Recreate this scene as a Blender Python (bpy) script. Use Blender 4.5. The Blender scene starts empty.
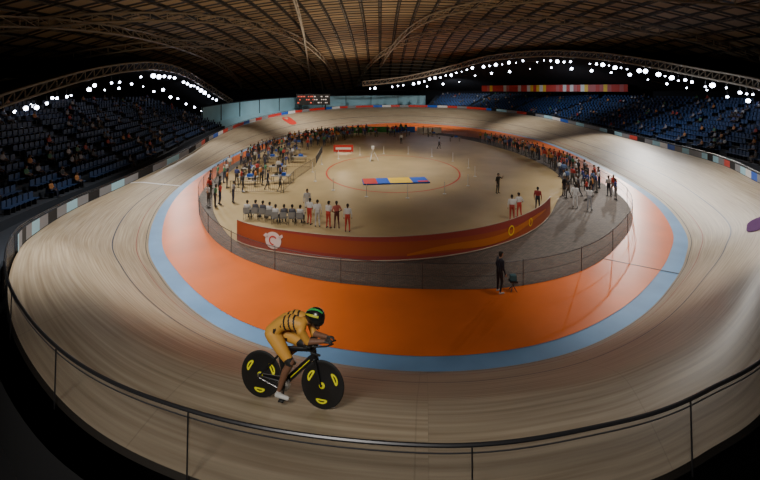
import bpy, math, random
import numpy as np
from mathutils import Vector, Matrix
from mathutils.bvhtree import BVHTree
random.seed(7); rng = np.random.default_rng(7)
SC = bpy.context.scene

# ------------------------------------------------------------------ materials
def mat(name, col, rough=0.6, metal=0.0, emit=None, estr=0.0, alpha=1.0, spec=0.5, noise=0.0, nscale=5.0):
    m = bpy.data.materials.new(name); m.use_nodes = True
    nt = m.node_tree; b = nt.nodes['Principled BSDF']
    c = (*col, 1)
    b.inputs['Base Color'].default_value = c
    b.inputs['Roughness'].default_value = rough
    b.inputs['Metallic'].default_value = metal
    b.inputs['Alpha'].default_value = alpha
    b.inputs['Specular IOR Level'].default_value = spec
    if emit:
        b.inputs['Emission Color'].default_value = (*emit, 1)
        b.inputs['Emission Strength'].default_value = estr
    if noise > 0:
        tc = nt.nodes.new('ShaderNodeTexCoord')
        n = nt.nodes.new('ShaderNodeTexNoise'); n.inputs['Scale'].default_value = nscale
        n.inputs['Detail'].default_value = 5
        nt.links.new(tc.outputs['Object'], n.inputs['Vector'])
        r = nt.nodes.new('ShaderNodeValToRGB')
        r.color_ramp.elements[0].position = .3; r.color_ramp.elements[1].position = .7
        r.color_ramp.elements[0].color = (*[x*(1-noise) for x in col], 1)
        r.color_ramp.elements[1].color = (*[min(1, x*(1+noise)) for x in col], 1)
        nt.links.new(n.outputs['Fac'], r.inputs['Fac'])
        nt.links.new(r.outputs['Color'], b.inputs['Base Color'])
    return m

def track_material():
    m = bpy.data.materials.new('track_wood'); m.use_nodes = True
    nt = m.node_tree; N = nt.nodes; L = nt.links; b = N['Principled BSDF']
    uv = N.new('ShaderNodeUVMap'); uv.uv_map = 'UVMap'
    sep = N.new('ShaderNodeSeparateXYZ'); L.new(uv.outputs[0], sep.inputs[0])
    mp = N.new('ShaderNodeMapping'); mp.inputs['Scale'].default_value = (0.25, 90, 1)
    L.new(uv.outputs[0], mp.inputs['Vector'])
    n1 = N.new('ShaderNodeTexNoise'); n1.inputs['Scale'].default_value = 1.0; n1.inputs['Detail'].default_value = 4
    L.new(mp.outputs[0], n1.inputs['Vector'])
    r = N.new('ShaderNodeValToRGB')
    r.color_ramp.elements[0].position = .32; r.color_ramp.elements[1].position = .68
    r.color_ramp.elements[0].color = (.31, .235, .15, 1); r.color_ramp.elements[1].color = (.53, .44, .31, 1)
    L.new(n1.outputs['Fac'], r.inputs['Fac'])
    mp2 = N.new('ShaderNodeMapping'); mp2.inputs['Scale'].default_value = (0.12, 5, 1)
    L.new(uv.outputs[0], mp2.inputs['Vector'])
    n2 = N.new('ShaderNodeTexNoise'); n2.inputs['Scale'].default_value = 1.3; n2.inputs['Detail'].default_value = 6
    L.new(mp2.outputs[0], n2.inputs['Vector'])
    mx = N.new('ShaderNodeMix'); mx.data_type = 'RGBA'; mx.blend_type = 'MULTIPLY'; mx.inputs[0].default_value = .35
    L.new(r.outputs['Color'], mx.inputs[6]); L.new(n2.outputs['Fac'], mx.inputs[7])
    cur = mx.outputs[2]
    for v0, w, col in ((.03, .004, (.02, .02, .02)), (.13, .004, (.25, .05, .04)), (.36, .006, (.03, .04, .07))):
        c = N.new('ShaderNodeMath'); c.operation = 'COMPARE'
        L.new(sep.outputs[1], c.inputs[0]); c.inputs[1].default_value = v0; c.inputs[2].default_value = w
        x = N.new('ShaderNodeMix'); x.data_type = 'RGBA'
        L.new(c.outputs[0], x.inputs[0]); L.new(cur, x.inputs[6]); x.inputs[7].default_value = (*col, 1)
        cur = x.outputs[2]
    fr = N.new('ShaderNodeMath'); fr.operation = 'PINGPONG'; fr.inputs[1].default_value = 2.0
    L.new(sep.outputs[0], fr.inputs[0])
    c = N.new('ShaderNodeMath'); c.operation = 'LESS_THAN'; c.inputs[1].default_value = .012
    L.new(fr.outputs[0], c.inputs[0])
    c2 = N.new('ShaderNodeMath'); c2.operation = 'MULTIPLY'; c2.inputs[1].default_value = .25
    L.new(c.outputs[0], c2.inputs[0])
    x = N.new('ShaderNodeMix'); x.data_type = 'RGBA'
    L.new(c2.outputs[0], x.inputs[0]); L.new(cur, x.inputs[6]); x.inputs[7].default_value = (.1, .08, .05, 1)
    L.new(x.outputs[2], b.inputs['Base Color'])
    b.inputs['Roughness'].default_value = .47
    b.inputs['Specular IOR Level'].default_value = .38
    return m

def brick_material(name, c1, c2, mortar, scale, rough=.7):
    m = bpy.data.materials.new(name); m.use_nodes = True
    nt = m.node_tree; N = nt.nodes; L = nt.links; b = N['Principled BSDF']
    tc = N.new('ShaderNodeTexCoord')
    br = N.new('ShaderNodeTexBrick'); br.inputs['Scale'].default_value = scale
    br.inputs['Color1'].default_value = (*c1, 1); br.inputs['Color2'].default_value = (*c2, 1)
    br.inputs['Mortar'].default_value = (*mortar, 1); br.inputs['Mortar Size'].default_value = .02
    L.new(tc.outputs['Object'], br.inputs['Vector']); L.new(br.outputs['Color'], b.inputs['Base Color'])
    b.inputs['Roughness'].default_value = rough
    return m

def banner_material():
    m = bpy.data.materials.new('banner_print'); m.use_nodes = True
    nt = m.node_tree; N = nt.nodes; L = nt.links; b = N['Principled BSDF']
    uv = N.new('ShaderNodeUVMap'); uv.uv_map = 'UVMap'
    mp = N.new('ShaderNodeMapping'); mp.inputs['Scale'].default_value = (.05, .35, 1)
    mp.inputs['Rotation'].default_value = (0, 0, .2)
    L.new(uv.outputs[0], mp.inputs['Vector'])
    w = N.new('ShaderNodeTexWave'); w.inputs['Scale'].default_value = .6; w.inputs['Distortion'].default_value = 3
    w.inputs['Detail'].default_value = .3; w.bands_direction = 'Y'
    L.new(mp.outputs[0], w.inputs['Vector'])
    r = N.new('ShaderNodeValToRGB'); e = r.color_ramp.elements
    e[0].position = 0; e[0].color = (.30, .045, .035, 1)
    e[1].position = 1; e[1].color = (.38, .08, .025, 1)
    q = e.new(.5); q.color = (.30, .045, .035, 1)
    q = e.new(.56); q.color = (.36, .07, .025, 1)
    L.new(w.outputs['Fac'], r.inputs['Fac']); L.new(r.outputs['Color'], b.inputs['Base Color'])
    b.inputs['Roughness'].default_value = .5
    return m

def people_material():
    m = bpy.data.materials.new('people_cloth_skin'); m.use_nodes = True
    nt = m.node_tree; b = nt.nodes['Principled BSDF']
    a = nt.nodes.new('ShaderNodeAttribute'); a.attribute_name = 'Col'
    nt.links.new(a.outputs['Color'], b.inputs['Base Color'])
    b.inputs['Roughness'].default_value = .6
    return m

def roof_material():
    m = bpy.data.materials.new('roof_panels'); m.use_nodes = True
    nt = m.node_tree; N = nt.nodes; L = nt.links; b = N['Principled BSDF']
    tc = N.new('ShaderNodeTexCoord')
    br = N.new('ShaderNodeTexBrick'); br.inputs['Scale'].default_value = 1.0
    br.offset = 0.0
    br.inputs['Brick Width'].default_value = 3.2; br.inputs['Row Height'].default_value = 3.4
    br.inputs['Mortar Size'].default_value = .35
    br.inputs['Color1'].default_value = (.30, .215, .12, 1); br.inputs['Color2'].default_value = (.20, .145, .085, 1)
    br.inputs['Mortar'].default_value = (.012, .01, .008, 1)
    L.new(tc.outputs['Object'], br.inputs['Vector']); L.new(br.outputs['Color'], b.inputs['Base Color'])
    b.inputs['Roughness'].default_value = .8
    return m

M_TRACK = track_material(); M_PEOPLE = people_material(); M_BANNER = banner_material(); M_ROOF = roof_material()
M_BLUE = mat('cote_dazur_blue', (.15, .29, .50), .5, noise=.12, nscale=.5)
M_ORANGE = mat('apron_orange', (.66, .135, .018), .36, noise=.12, nscale=.35)
M_CONC = brick_material('paved_concrete', (.17, .135, .11), (.10, .085, .075), (.04, .035, .03), 2.2)
M_INF = mat('infield_floor', (.42, .31, .155), .38, noise=.16, nscale=.25)
M_DARK = mat('near_black', (.006, .006, .007), .9)  # on the platform this near-black colour stands for the unlit void outside the fence
M_STAND = mat('stand_concrete', (.022, .03, .045), .85)
M_SEAT = mat('seat_plastic_blue', (.018, .05, .14), .5)
M_BLACK = mat('black_metal', (.012, .012, .012), .4)
M_STEEL = mat('rail_steel', (.10, .10, .11), .35, .7)
M_RAIL = mat('rail_dark_coated', (.03, .03, .033), .35, .4)
M_GLASS = mat('fence_acrylic', (.16, .14, .12), .3, alpha=.24)
M_WALLB = mat('pale_blue_wall', (.34, .60, .72), .7, noise=.1, nscale=.3)
M_WALL = mat('dark_wall', (.012, .012, .016), .9)
M_RIB = mat('roof_steel', (.05, .038, .025), .6)
M_TRUSS = mat('truss_steel', (.22, .18, .13), .5, .2)
M_LAMP = mat('floodlight_glass', (1, 1, 1), .3, emit=(.74, .80, 1.0), estr=26)
M_WHITE = mat('white_paint', (.7, .7, .7), .5)
M_RED = mat('red_paint', (.55, .03, .02), .5)
M_YEL = mat('yellow_vinyl', (.85, .55, .03), .5)
M_BLU2 = mat('blue_vinyl', (.01, .10, .55), .5)
M_GREEN = mat('green_banner', (.04, .30, .09), .6)
M_PURP = mat('purple_print', (.12, .05, .15), .9, spec=.1)
M_LED = mat('led_red', (.3, .02, .01), .5, emit=(1, .12, .06), estr=1.2)
M_LEDW = mat('led_white', (.3, .3, .3), .5, emit=(1, .8, .7), estr=.8)

# ------------------------------------------------------------------ mesh builder
class MB:
    def __init__(s): s.v = []; s.f = []; s.m = []; s.uv = None
    def add(s, vs, fs, m=0):
        o = len(s.v); s.v += [tuple(x) for x in vs]
        for f in fs:
            s.f.append(tuple(i+o for i in f)); s.m.append(m)
    def box(s, c, size, m=0, R=None):
        vs = []
        for dx in (-.5, .5):
            for dy in (-.5, .5):
                for dz in (-.5, .5):
                    p = Vector((dx*size[0], dy*size[1], dz*size[2]))
                    if R is not None: p = R @ p
                    vs.append(p+Vector(c))
        s.add(vs, [(0, 1, 3, 2), (4, 6, 7, 5), (0, 4, 5, 1), (2, 3, 7, 6), (0, 2, 6, 4), (1, 5, 7, 3)], m)
    def frame(s, d, ref=None):
        d = Vector(d).normalized()
        up = Vector(ref) if ref else (Vector((0, 0, 1)) if abs(d.z) < .95 else Vector((1, 0, 0)))
        a = d.cross(up).normalized(); b = a.cross(d).normalized()
        return d, a, b
    def lathe(s, prof, origin, axis, n=12, m=0, sq=(1, 1), ref=None, mf=None):
        d, a, b = s.frame(axis, ref); o = Vector(origin)
        vs = []; fs = []; ms = []
        for (t, r) in prof:
            for j in range(n):
                an = 2*math.pi*j/n
                vs.append(o+d*t+a*(r*math.cos(an)*sq[0])+b*(r*math.sin(an)*sq[1]))
        for i in range(len(prof)-1):
            for j in range(n):
                k = (j+1) % n
                fs.append((i*n+j, i*n+k, (i+1)*n+k, (i+1)*n+j)); ms.append(mf(i, j) if mf else m)
        fs.append(tuple(range(n))[::-1]); ms.append(m)
        fs.append(tuple((len(prof)-1)*n+j for j in range(n))); ms.append(m)
        off = len(s.v); s.v += [tuple(x) for x in vs]
        for f, mm in zip(fs, ms):
            s.f.append(tuple(i+off for i in f)); s.m.append(mm)
    def capsule(s, p0, p1, r0, r1=None, m=0, n=10, sq=(1, 1), hs=3):
        if r1 is None: r1 = r0
        p0 = Vector(p0); p1 = Vector(p1); L = (p1-p0).length
        ax = (p1-p0) if L > 1e-6 else Vector((0, 0, 1))
        prof = []
        for i in range(hs+1):
            an = math.pi/2*(i/hs); prof.append((-r0*math.cos(an), max(r0*math.sin(an), r0*.05)))
        for i in range(hs+1):
            an = math.pi/2*(i/hs); prof.append((L+r1*math.sin(an), max(r1*math.cos(an), r1*.05)))
        s.lathe(prof, p0, ax, n, m, sq)
    def tube(s, p0, p1, r0, r1=None, m=0, n=8, sq=(1, 1)):
        if r1 is None: r1 = r0
        p0 = Vector(p0); p1 = Vector(p1)
        s.lathe([(0, r0), ((p1-p0).length, r1)], p0, p1-p0, n, m, sq)
    def path(s, pts, r, m=0, n=6, closed=False):
        pts = [Vector(p) for p in pts]; N = len(pts); vs = []; fs = []
        for i, p in enumerate(pts):
            if closed: t = pts[(i+1) % N]-pts[i-1]
            else: t = pts[min(i+1, N-1)]-pts[max(i-1, 0)]
            d, a, b = s.frame(t)
            for j in range(n):
                an = 2*math.pi*(j+.5)/n; vs.append(p+a*r*math.cos(an)+b*r*math.sin(an))
        for i in range(N if closed else N-1):
            k = (i+1) % N
            for j in range(n):
                q = (j+1) % n
                fs.append((i*n+j, i*n+q, k*n+q, k*n+j))
        s.add(vs, fs, m)
    def ell(s, c, r, m=0, R=None, nu=12, nv=8):
        vs = []; fs = []
        for i in range(nv+1):
            th = math.pi*i/nv
            for j in range(nu):
                ph = 2*math.pi*j/nu
                p = Vector((r[0]*math.sin(th)*math.cos(ph), r[1]*math.sin(th)*math.sin(ph), r[2]*math.cos(th)))
                if R is not None: p = R @ p
                vs.append(p+Vector(c))
        for i in range(nv):
            for j in range(nu):
                k = (j+1) % nu
                fs.append((i*nu+j, (i+1)*nu+j, (i+1)*nu+k, i*nu+k))
        s.add(vs, fs, m)
    def obj(s, name, mats, smooth=False, parent=None, uv=None):
        me = bpy.data.meshes.new(name); me.from_pydata(s.v, [], s.f)
        for x in mats: me.materials.append(x)
        me.polygons.foreach_set('material_index', s.m)
        if smooth: me.polygons.foreach_set('use_smooth', [True]*len(s.f))
        if uv is not None:
            l = me.uv_layers.new(name='UVMap')
            idx = np.zeros(len(me.loops), dtype=np.int32); me.loops.foreach_get('vertex_index', idx)
            l.data.foreach_set('uv', np.array(uv, dtype=np.float32)[idx].ravel())
        me.update()
        o = bpy.data.objects.new(name, me); SC.collection.objects.link(o)
        if parent: o.parent = parent
        return o

# ------------------------------------------------------------------ track definition (world metres)
PAIRS = np.array([
 (1.5,12.15,.5,3.9,4.6),(4.5,12.45,2.4,4.13,4.6),(7.4,13.4,3.9,4.6,4.6),(10.5,15.2,6.0,5.7,4.55),
 (13.5,17.6,10.5,9.2,4.2),(16.3,20.3,17,14.5,3.5),(19.3,24,23.5,20.5,2.6),(22.4,30,28,28,2.1),
 (24.6,37,32.5,36,1.85),(26.2,44.5,35.5,44.5,1.6),(28,56,38,57,1.5),(28.5,70,39,73,1.9),
 (25,85,36,92,2.9),(17,98,24,110,3.6),(6,105,6,118,3.7),(-6,98,-11,111,3.6),(-14,85,-21.5,94,3.2),
 (-19,70,-26,76,2.4),(-20.5,57,-26,60,1.5),(-20,45,-23.8,47,1.0),(-18.7,35.6,-22,33.5,.8),
 (-16.6,28.5,-20.3,25.5,1.1),(-13.4,22,-16.3,18,2.2),(-10.2,18,-12,12.5,3.5),(-7.2,15.2,-7.9,8.1,4.3),
 (-4.6,13.6,-4.6,5.5,4.5),(-1.6,12.55,-2,4.28,4.6)], dtype=float)
NP_ = len(PAIRS)
def cr(arr, u):
    n = len(arr); i = int(math.floor(u)); t = u-i
    p0, p1, p2, p3 = arr[(i-1) % n], arr[i % n], arr[(i+1) % n], arr[(i+2) % n]
    return .5*((2*p1)+(-p0+p2)*t+(2*p0-5*p1+4*p2-p3)*t*t+(-p0+3*p1-3*p2+p3)*t**3)
FT = [0, .25, .5, .77, .9, 1.0]; FZ = [0, .29, .585, .925, .985, 1.0]
def prof(t): return float(np.interp(t, FT, FZ))
_pt = np.linspace(0, 1, 101); _pz = np.array([prof(x) for x in _pt])
for _ in range(60):
    _pz[1:-1] = (_pz[:-2]+_pz[2:]+2*_pz[1:-1])/4
def P(u, t, off=0):
    a = cr(PAIRS, u % NP_)
    z = a[4]*float(np.interp(t, _pt, _pz))
    return Vector((a[0]+(a[2]-a[0])*t, a[1]+(a[3]-a[1])*t, z+off))
def outer(u, o=0, z=0):
    a = cr(PAIRS, u % NP_); b = cr(PAIRS, (u+.01) % NP_); c = cr(PAIRS, (u-.01) % NP_)
    tx, ty = b[2]-c[2], b[3]-c[3]; l = math.hypot(tx, ty)
    nx, ny = ty/l, -tx/l
    return Vector((a[2]+nx*o, a[3]+ny*o, a[4]+z)), Vector((nx, ny, 0)), Vector((tx/l, ty/l, 0))

NU, NT = 648, 28
vs = []; uvs = []; arc = 0; prev = None
for i in range(NU+1):
    u = i*NP_/NU; mid = P(u, .5)
    if prev is not None: arc += (mid-prev).length
    prev = mid
    for j in range(NT+1):
        t = j/NT; vs.append(tuple(P(u, t))); uvs.append((arc, t))
fs = []
for i in range(NU):
    for j in range(NT):
        a = i*(NT+1)+j; fs.append((a, a+1, a+NT+2, a+NT+1))
tb = MB(); tb.add(vs, fs); track = tb.obj('velodrome_track', [M_TRACK], True, uv=uvs)
BVH = BVHTree.FromPolygons([Vector(v) for v in vs], fs)
def track_z(x, y):
    h = BVH.ray_cast(Vector((x, y, 30)), Vector((0, 0, -1)))
    return h[0].z if h[0] else 0.0

def patch(name, u0, u1, t0, t1, m, off=.015, nu=8, nt=6):
    b = MB(); v = []
    for i in range(nu+1):
        for j in range(nt+1):
            v.append(P(u0+(u1-u0)*i/nu, t0+(t1-t0)*j/nt, off))
    f = [(i*(nt+1)+j, i*(nt+1)+j+1, (i+1)*(nt+1)+j+1, (i+1)*(nt+1)+j) for i in range(nu) for j in range(nt)]
    b.add(v, f); return b.obj(name, [m])
patch('painted_finish_line', 19.985, 20.015, 0, 1, M_WHITE, nu=2, nt=20)
def logo(name, uc, tc, du, dt, m, off):
    b = MB(); n = 28; v = [P(uc, tc, off)]
    for j in range(n):
        a = 2*math.pi*j/n; c, s = math.cos(a), math.sin(a)
        c = math.copysign(abs(c)**.6, c); s = math.copysign(abs(s)**.6, s)
        v.append(P(uc+du*c, tc+dt*s, off))
    b.add(v, [(0, 1+j, 1+(j+1) % n) for j in range(n)]); return b.obj(name, [m])
pl = logo('track_logo', 5.58, .68, .30, .20, M_PURP, .04)
for (a0, a1, t0, t1, m) in ((5.42, 5.74, .72, .74, M_WHITE), (5.40, 5.76, .60, .63, mat('logo_pink', (.35, .12, .25), .8))):
    q = patch('logo_stripe', a0, a1, t0, t1, m, off=.06); q.parent = pl
logo('track_decal', 16.3, .6, .09, .2, M_RED, .03)

def disc(name, pts, z, m):
    c = Vector((sum(p[0] for p in pts)/len(pts), sum(p[1] for p in pts)/len(pts), z))
    b = MB(); v = [c]+[Vector((p[0], p[1], z)) for p in pts]; n = len(pts)
    b.add(v, [(0, 1+i, 1+(i+1) % n) for i in range(n)]); return b.obj(name, [m])
def dense(pts, n=300):
    a = np.array(pts, dtype=float); return [tuple(cr(a, i*len(a)/n)) for i in range(n)]
inner = [P(i*NP_/400, 0) for i in range(400)]
def shrink(pts, d):
    out = []; n = len(pts)
    for i in range(n):
        t = Vector(pts[(i+1) % n][:2])-Vector(pts[i-1][:2]); t.normalize()
        out.append((pts[i][0]-t.y*d, pts[i][1]+t.x*d))
    return out
disc('cote_dazur', [(p.x, p.y) for p in inner], 0.0, M_BLUE)
disc('apron_floor', shrink([(p.x, p.y) for p in inner], .68), .015, M_ORANGE)
RA = [(3.15,17.1),(6.4,17.4),(9.9,18.8),(13.2,21.4),(17.2,25.9),(20,31.1),(21.5,37.2),(22.4,46.8),(21.5,57),(17.2,72.8),
      (4.5,85.5),(-8.6,81.4),(-15.6,68.4),(-17.9,55.2),(-17.6,43.8),(-15.9,34.2),(-13.6,28.5),(-10.6,23.6),(-7.5,20.4),(-3.85,18.3),(-.46,17.4)]
RB = [(-.5,19.8),(3.6,20.4),(7.5,22.3),(11.1,25.7),(14.5,31),(17,35),(19,41),(19.6,48),(18.8,57),(14.5,71),(4.5,82.5),(-7.5,79),
      (-14.6,67),(-16.9,55),(-16.7,44),(-15.0,35),(-12.9,29.3),(-10.3,24.8),(-7.9,22),(-4.4,20.5)]
RAd = dense(RA); RBd = dense(RB)
disc('floor', RAd, .03, M_CONC); disc('infield_floor', RBd, .05, M_INF)
b = MB(); b.box((13.6, 19.2, .022), (4.6, .07, .008), 0, Matrix.Rotation(-.55, 3, 'Z')); b.obj('apron_timing_strip', [M_BLACK])

# ------------------------------------------------------------------ fences
b = MB(); rail = []; rail2 = []
NF = 540
for i in range(NF):
    u = i*NP_/NF; p, n, t = outer(u, .05, .8); rail.append(p); rail2.append(outer(u, .05, .72)[0])
b.path(rail, .021, 0, 8, True); b.path(rail2, .007, 1, 5, True)
for i in range(NF):
    k = (i+1) % NF
    a, c = rail[i], rail[k]
    b.add([a-Vector((0, 0, .84)), c-Vector((0, 0, .84)), c-Vector((0, 0, .03)), a-Vector((0, 0, .03))], [(0, 1, 2, 3)], 2)
acc = 2.2
for i in range(NF):
    acc += (rail[(i+1) % NF]-rail[i]).length
    if acc > 2.7:
        acc = 0; p = rail[i]; _, n, t = outer(i*NP_/NF)
        b.tube(p-Vector((0, 0, .86))+n*.04, p+n*.02, .009, m=0, n=6)
b.obj('track_fence', [M_RAIL, M_STEEL, M_GLASS])

b = MB(); cols = [M_WHITE, M_WALLB, mat('grey_print', (.22, .23, .25), .6), M_BLU2, M_RED, M_DARK]
seq = [1, 2, 2, 1, 2, 3, 0, 1, 2, 5, 4, 2, 1, 5]
NB = 220
for i in range(NB):
    u0 = 6.3+(22.9-6.3)*i/NB; u1 = 6.3+(22.9-6.3)*(i+1)/NB
    a = outer(u0, .0, .06)[0]; c = outer(u1, .0, .06)[0]; h = Vector((0, 0, .6))
    n = outer(u0)[1]*.03
    mm = seq[(i//2) % len(seq)]
    if u0 > 12.5 and u0 < 18: mm = [4, 4, 2, 4, 0, 3][(i//2) % 6]
    if u0 > 18.5: mm = [2, 1, 2, 5][(i//3) % 4]
    b.add([a-n, c-n, c-n+h, a-n+h], [(0, 1, 2, 3)], mm)
b.obj('advertising_boards', cols)

def ring_fence(name, pts, h, spacing, mats=(M_STEEL, M_GLASS), r=.018, closed=True, z0=.03):
    b = MB(); top = [Vector((p[0], p[1], z0+h)) for p in pts]
    b.path(top, r, 0, 6, closed); b.path([p-Vector((0, 0, h*.5)) for p in top], r*.5, 0, 5, closed)
    acc = 0; N = len(pts)
    for i in range(N if closed else N-1):
        a = top[i]; c = top[(i+1) % N]; d = Vector((0, 0, h))
        b.add([a-d, c-d, c, a], [(0, 1, 2, 3)], 1)
        acc += (c-a).length
        if acc > spacing: acc = 0; b.tube(a-d, a+Vector((0, 0, .06)), r*1.1, m=0, n=6)
    return b.obj(name, list(mats))
ring_fence('infield_fence', RAd, 1.15, 3.6)

bp = dense(RB, 300)
n0 = int(300*(-2.2/20)); n1 = int(300*(3.35/20))
idx = [(i % 300) for i in range(n0, n1+1)]
b = MB(); uv = []; s = 0; H = 1.30; pv = None
for k, i in enumerate(idx):
    p = Vector((bp[i][0], bp[i][1], .05))
    if pv is not None: s += (p-pv).length
    pv = p
    b.v += [tuple(p), tuple(p+Vector((0, 0, H)))]; uv += [(s, 0), (s, H)]
    if k: q = 2*k; b.f.append((q-2, q, q+1, q-1)); b.m.append(0)
bar = b.obj('banner_barrier', [M_BANNER], uv=uv)
b = MB(); top = [Vector((bp[i][0], bp[i][1], .05+H)) for i in idx]
b.path(top, .02, 0, 6); b.path([p-Vector((0, 0, H-.05)) for p in top], .03, 0, 6)
for k in range(0, len(idx), 6):
    b.tube(top[k]-Vector((0, -.05, H)), top[k]+Vector((0, .05, 0)), .025, m=0, n=6)
b.obj('barrier_frame', [mat('frame_tan', (.4, .33, .25), .5)], parent=bar)
def emblem(k, scale, m):
    i = idx[k]; p = Vector((bp[i][0], bp[i][1], .68)); q2 = Vector((bp[idx[k+3]][0], bp[idx[k+3]][1], .68))
    t = (q2-p).normalized(); n = Vector((t.y, -t.x, 0))*.03; e = MB()
    def poly(pts, mm=0):
        e.add([p+n+t*x*scale+Vector((0, 0, y*scale)) for x, y in pts], [tuple(range(len(pts)))], mm)
    poly([(.54*math.cos(a), .50*math.sin(a)+.03) for a in np.linspace(0, 2*math.pi, 24)[:-1]])
    poly([(-.68, .25), (-.5, .42), (-.3, .3), (-.42, .1)]); poly([(.36, .3), (.6, .44), (.66, .3), (.42, .1)])
    e.obj('banner_emblem', [m], parent=bar)
    e3 = MB(); n2 = n*1.6; v = []
    for j in range(14):
        a = .6+j*.33
        for rr in (.2, .28): v.append(p+n2+t*rr*scale*math.cos(a)+Vector((0, 0, (rr*math.sin(a)+.03)*scale)))
    e3.add(v, [(2*j, 2*j+1, 2*j+3, 2*j+2) for j in range(13)]); e3.obj('emblem_swirl', [M_RED], parent=bar)
emblem(12, .95, mat('emblem_white', (.75, .6, .56), .6))
def ringdec(k, r, m):
    i = idx[k]; p = Vector((bp[i][0], bp[i][1], .7)); q2 = Vector((bp[idx[k+3]][0], bp[idx[k+3]][1], .7))
    t = (q2-p).normalized(); n = Vector((t.y, -t.x, 0))*.03; e = MB(); v = []
    for j in range(24):
        a = 2*math.pi*j/24
        for rr in (r, r*.72): v.append(p+n+t*rr*math.cos(a)+Vector((0, 0, rr*math.sin(a))))
    e.add(v, [(2*j, 2*((j+1) % 24), 2*((j+1) % 24)+1, 2*j+1) for j in range(24)])
    e.obj('banner_ring', [m], parent=bar)
ringdec(64, .3, M_YEL); ringdec(71, .26, M_YEL)
e = MB(); v = []
for k in range(40, 80):
    i = idx[k]; j2 = idx[k+1]; p = Vector((bp[i][0], bp[i][1], 0)); q2 = Vector((bp[j2][0], bp[j2][1], 0))
    t = (q2-p).normalized(); n = Vector((t.y, -t.x, 0))*.022; f_ = (k-40)/39
    zc = .35+.45*f_+.12*math.sin(f_*9); wd = .05+.16*math.sin(f_*math.pi)
    v += [p+n+Vector((0, 0, zc-wd)), p+n+Vector((0, 0, zc+wd))]
e.add(v, [(2*j, 2*j+2, 2*j+3, 2*j+1) for j in range(39)]); e.obj('banner_ribbon', [mat('ribbon_orange', (.52, .14, .02), .5)], parent=bar)

b = MB(); v = []
cx, cy, rx, ry = 1.4, 42.5, 7.2, 9.3
for j in range(72):
    a = 2*math.pi*j/72
    for dr in (0, .15): v.append((cx+(rx+dr)*math.cos(a), cy+(ry+dr)*math.sin(a), .058))
b.add(v, [(2*j, 2*j+1, 2*((j+1) % 72)+1, 2*((j+1) % 72)) for j in range(72)]); b.obj('floor_circle_line', [M_RED])
b = MB(); mc = Vector((1.5, 37.2, 0)); R = Matrix.Rotation(.12, 3, 'Z')
b.box(mc+Vector((0, 0, .10)), (6.4, 2.2, .1), 0, R)
for x, w_, m in ((-2.5, 1.3, 1), (-1.25, 1.2, 0), (.45, 2.2, 2), (2.35, 1.6, 0)):
    b.box(mc+Vector((0, 0, .155))+R @ Vector((x, 0, 0)), (w_, 2.1, .03), m, R)
b.box(mc+Vector((0, 0, .165))+R @ Vector((2.6, -.7, 0)), (1.0, .6, .03), 1, R)
b.obj('landing_mat', [M_BLU2, M_RED, M_YEL])
b = MB()
for j in range(16):
    a = 2*math.pi*j/16+.1; x = cx+(rx+1.6)*math.cos(a); y = cy+(ry+1.8)*math.sin(a)
    b.lathe([(0, .16), (.03, .16), (.05, .03), (1.0, .025), (1.02, .04), (1.06, .04)], (x, y, .05), (0, 0, 1), 8, 0)
b.obj('queue_posts', [M_WHITE])
b = MB(); tp = Vector((-.9, 48, .05))
for a in (0, 2.1, 4.2): b.tube(tp+Vector((.7*math.cos(a), .7*math.sin(a), 0)), tp+Vector((0, 0, 1.5)), .04, .04, 0)
b.box(tp+Vector((0, 0, 1.7)), (.35, .6, .35), 0); b.tube(tp+Vector((0, -.3, 1.7)), tp+Vector((0, -.55, 1.7)), .1, .13, 0)
b.obj('tripod_camera', [M_WHITE])

# ------------------------------------------------------------------ stands, seats
def stand_prof(u):
    a = cr(PAIRS, u % NP_); return a[4]
K = 13
def rowpos(u, k):
    zo = stand_prof(u); zt = 7.2
    return 2.6+1.15*k, (.15+(zt-zo)*k/K)
def build_stand(name, u0, u1, n):
    b = MB(); rows = []
    for i in range(n+1):
        u = u0+(u1-u0)*i/n; line = [outer(u, .4, -.4)[0], outer(u, 2.6, -.4)[0]]
        for k in range(K):
            o, z = rowpos(u, k)
            line += [outer(u, o, z)[0], outer(u, o+1.15, z)[0]]
        line += [outer(u, 2.6+1.15*K, 2)[0]]
        rows.append(line)
    L = len(rows[0]); v = [p for r in rows for p in r]
    f = [(i*L+j, (i+1)*L+j, (i+1)*L+j+1, i*L+j+1) for i in range(n) for j in range(L-1)]
    b.add(v, f); st = b.obj(name, [M_STAND])
    sb = MB(); spots = []
    for k in range(K):
        u = u0+.03
        while u < u1-.03:
            o, z = rowpos(u, k); p, nn, t = outer(u, o+.55, z)
            q = outer(u+.02, o+.55, z)[0]; du = .02/max((q-p).length, 1e-3)
            Rm = Matrix((t, nn, Vector((0, 0, 1)))).transposed()
            sb.box(p+Vector((0, 0, .42)), (.46, .42, .05), 0, Rm)
            sb.box(p+nn*.2+Vector((0, 0, .66)), (.46, .05, .44), 0, Rm)
            sb.box(p+Vector((0, 0, .2)), (.08, .3, .4), 1, Rm)
            spots.append((p, nn))
            sp = .62 if (p.y < 60) else .95
            u += du*sp
            if int(u*1.7) != int((u-du*sp)*1.7): u += du*1.3
    sb.obj(name+'_seats', [M_SEAT, M_BLACK], parent=st)
    return spots
SPOTS = build_stand('spectator_stand', 6.3, 13.6, 90)
SPOTS2 = build_stand('spectator_stand', 17.3, 23.4, 84)

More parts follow.
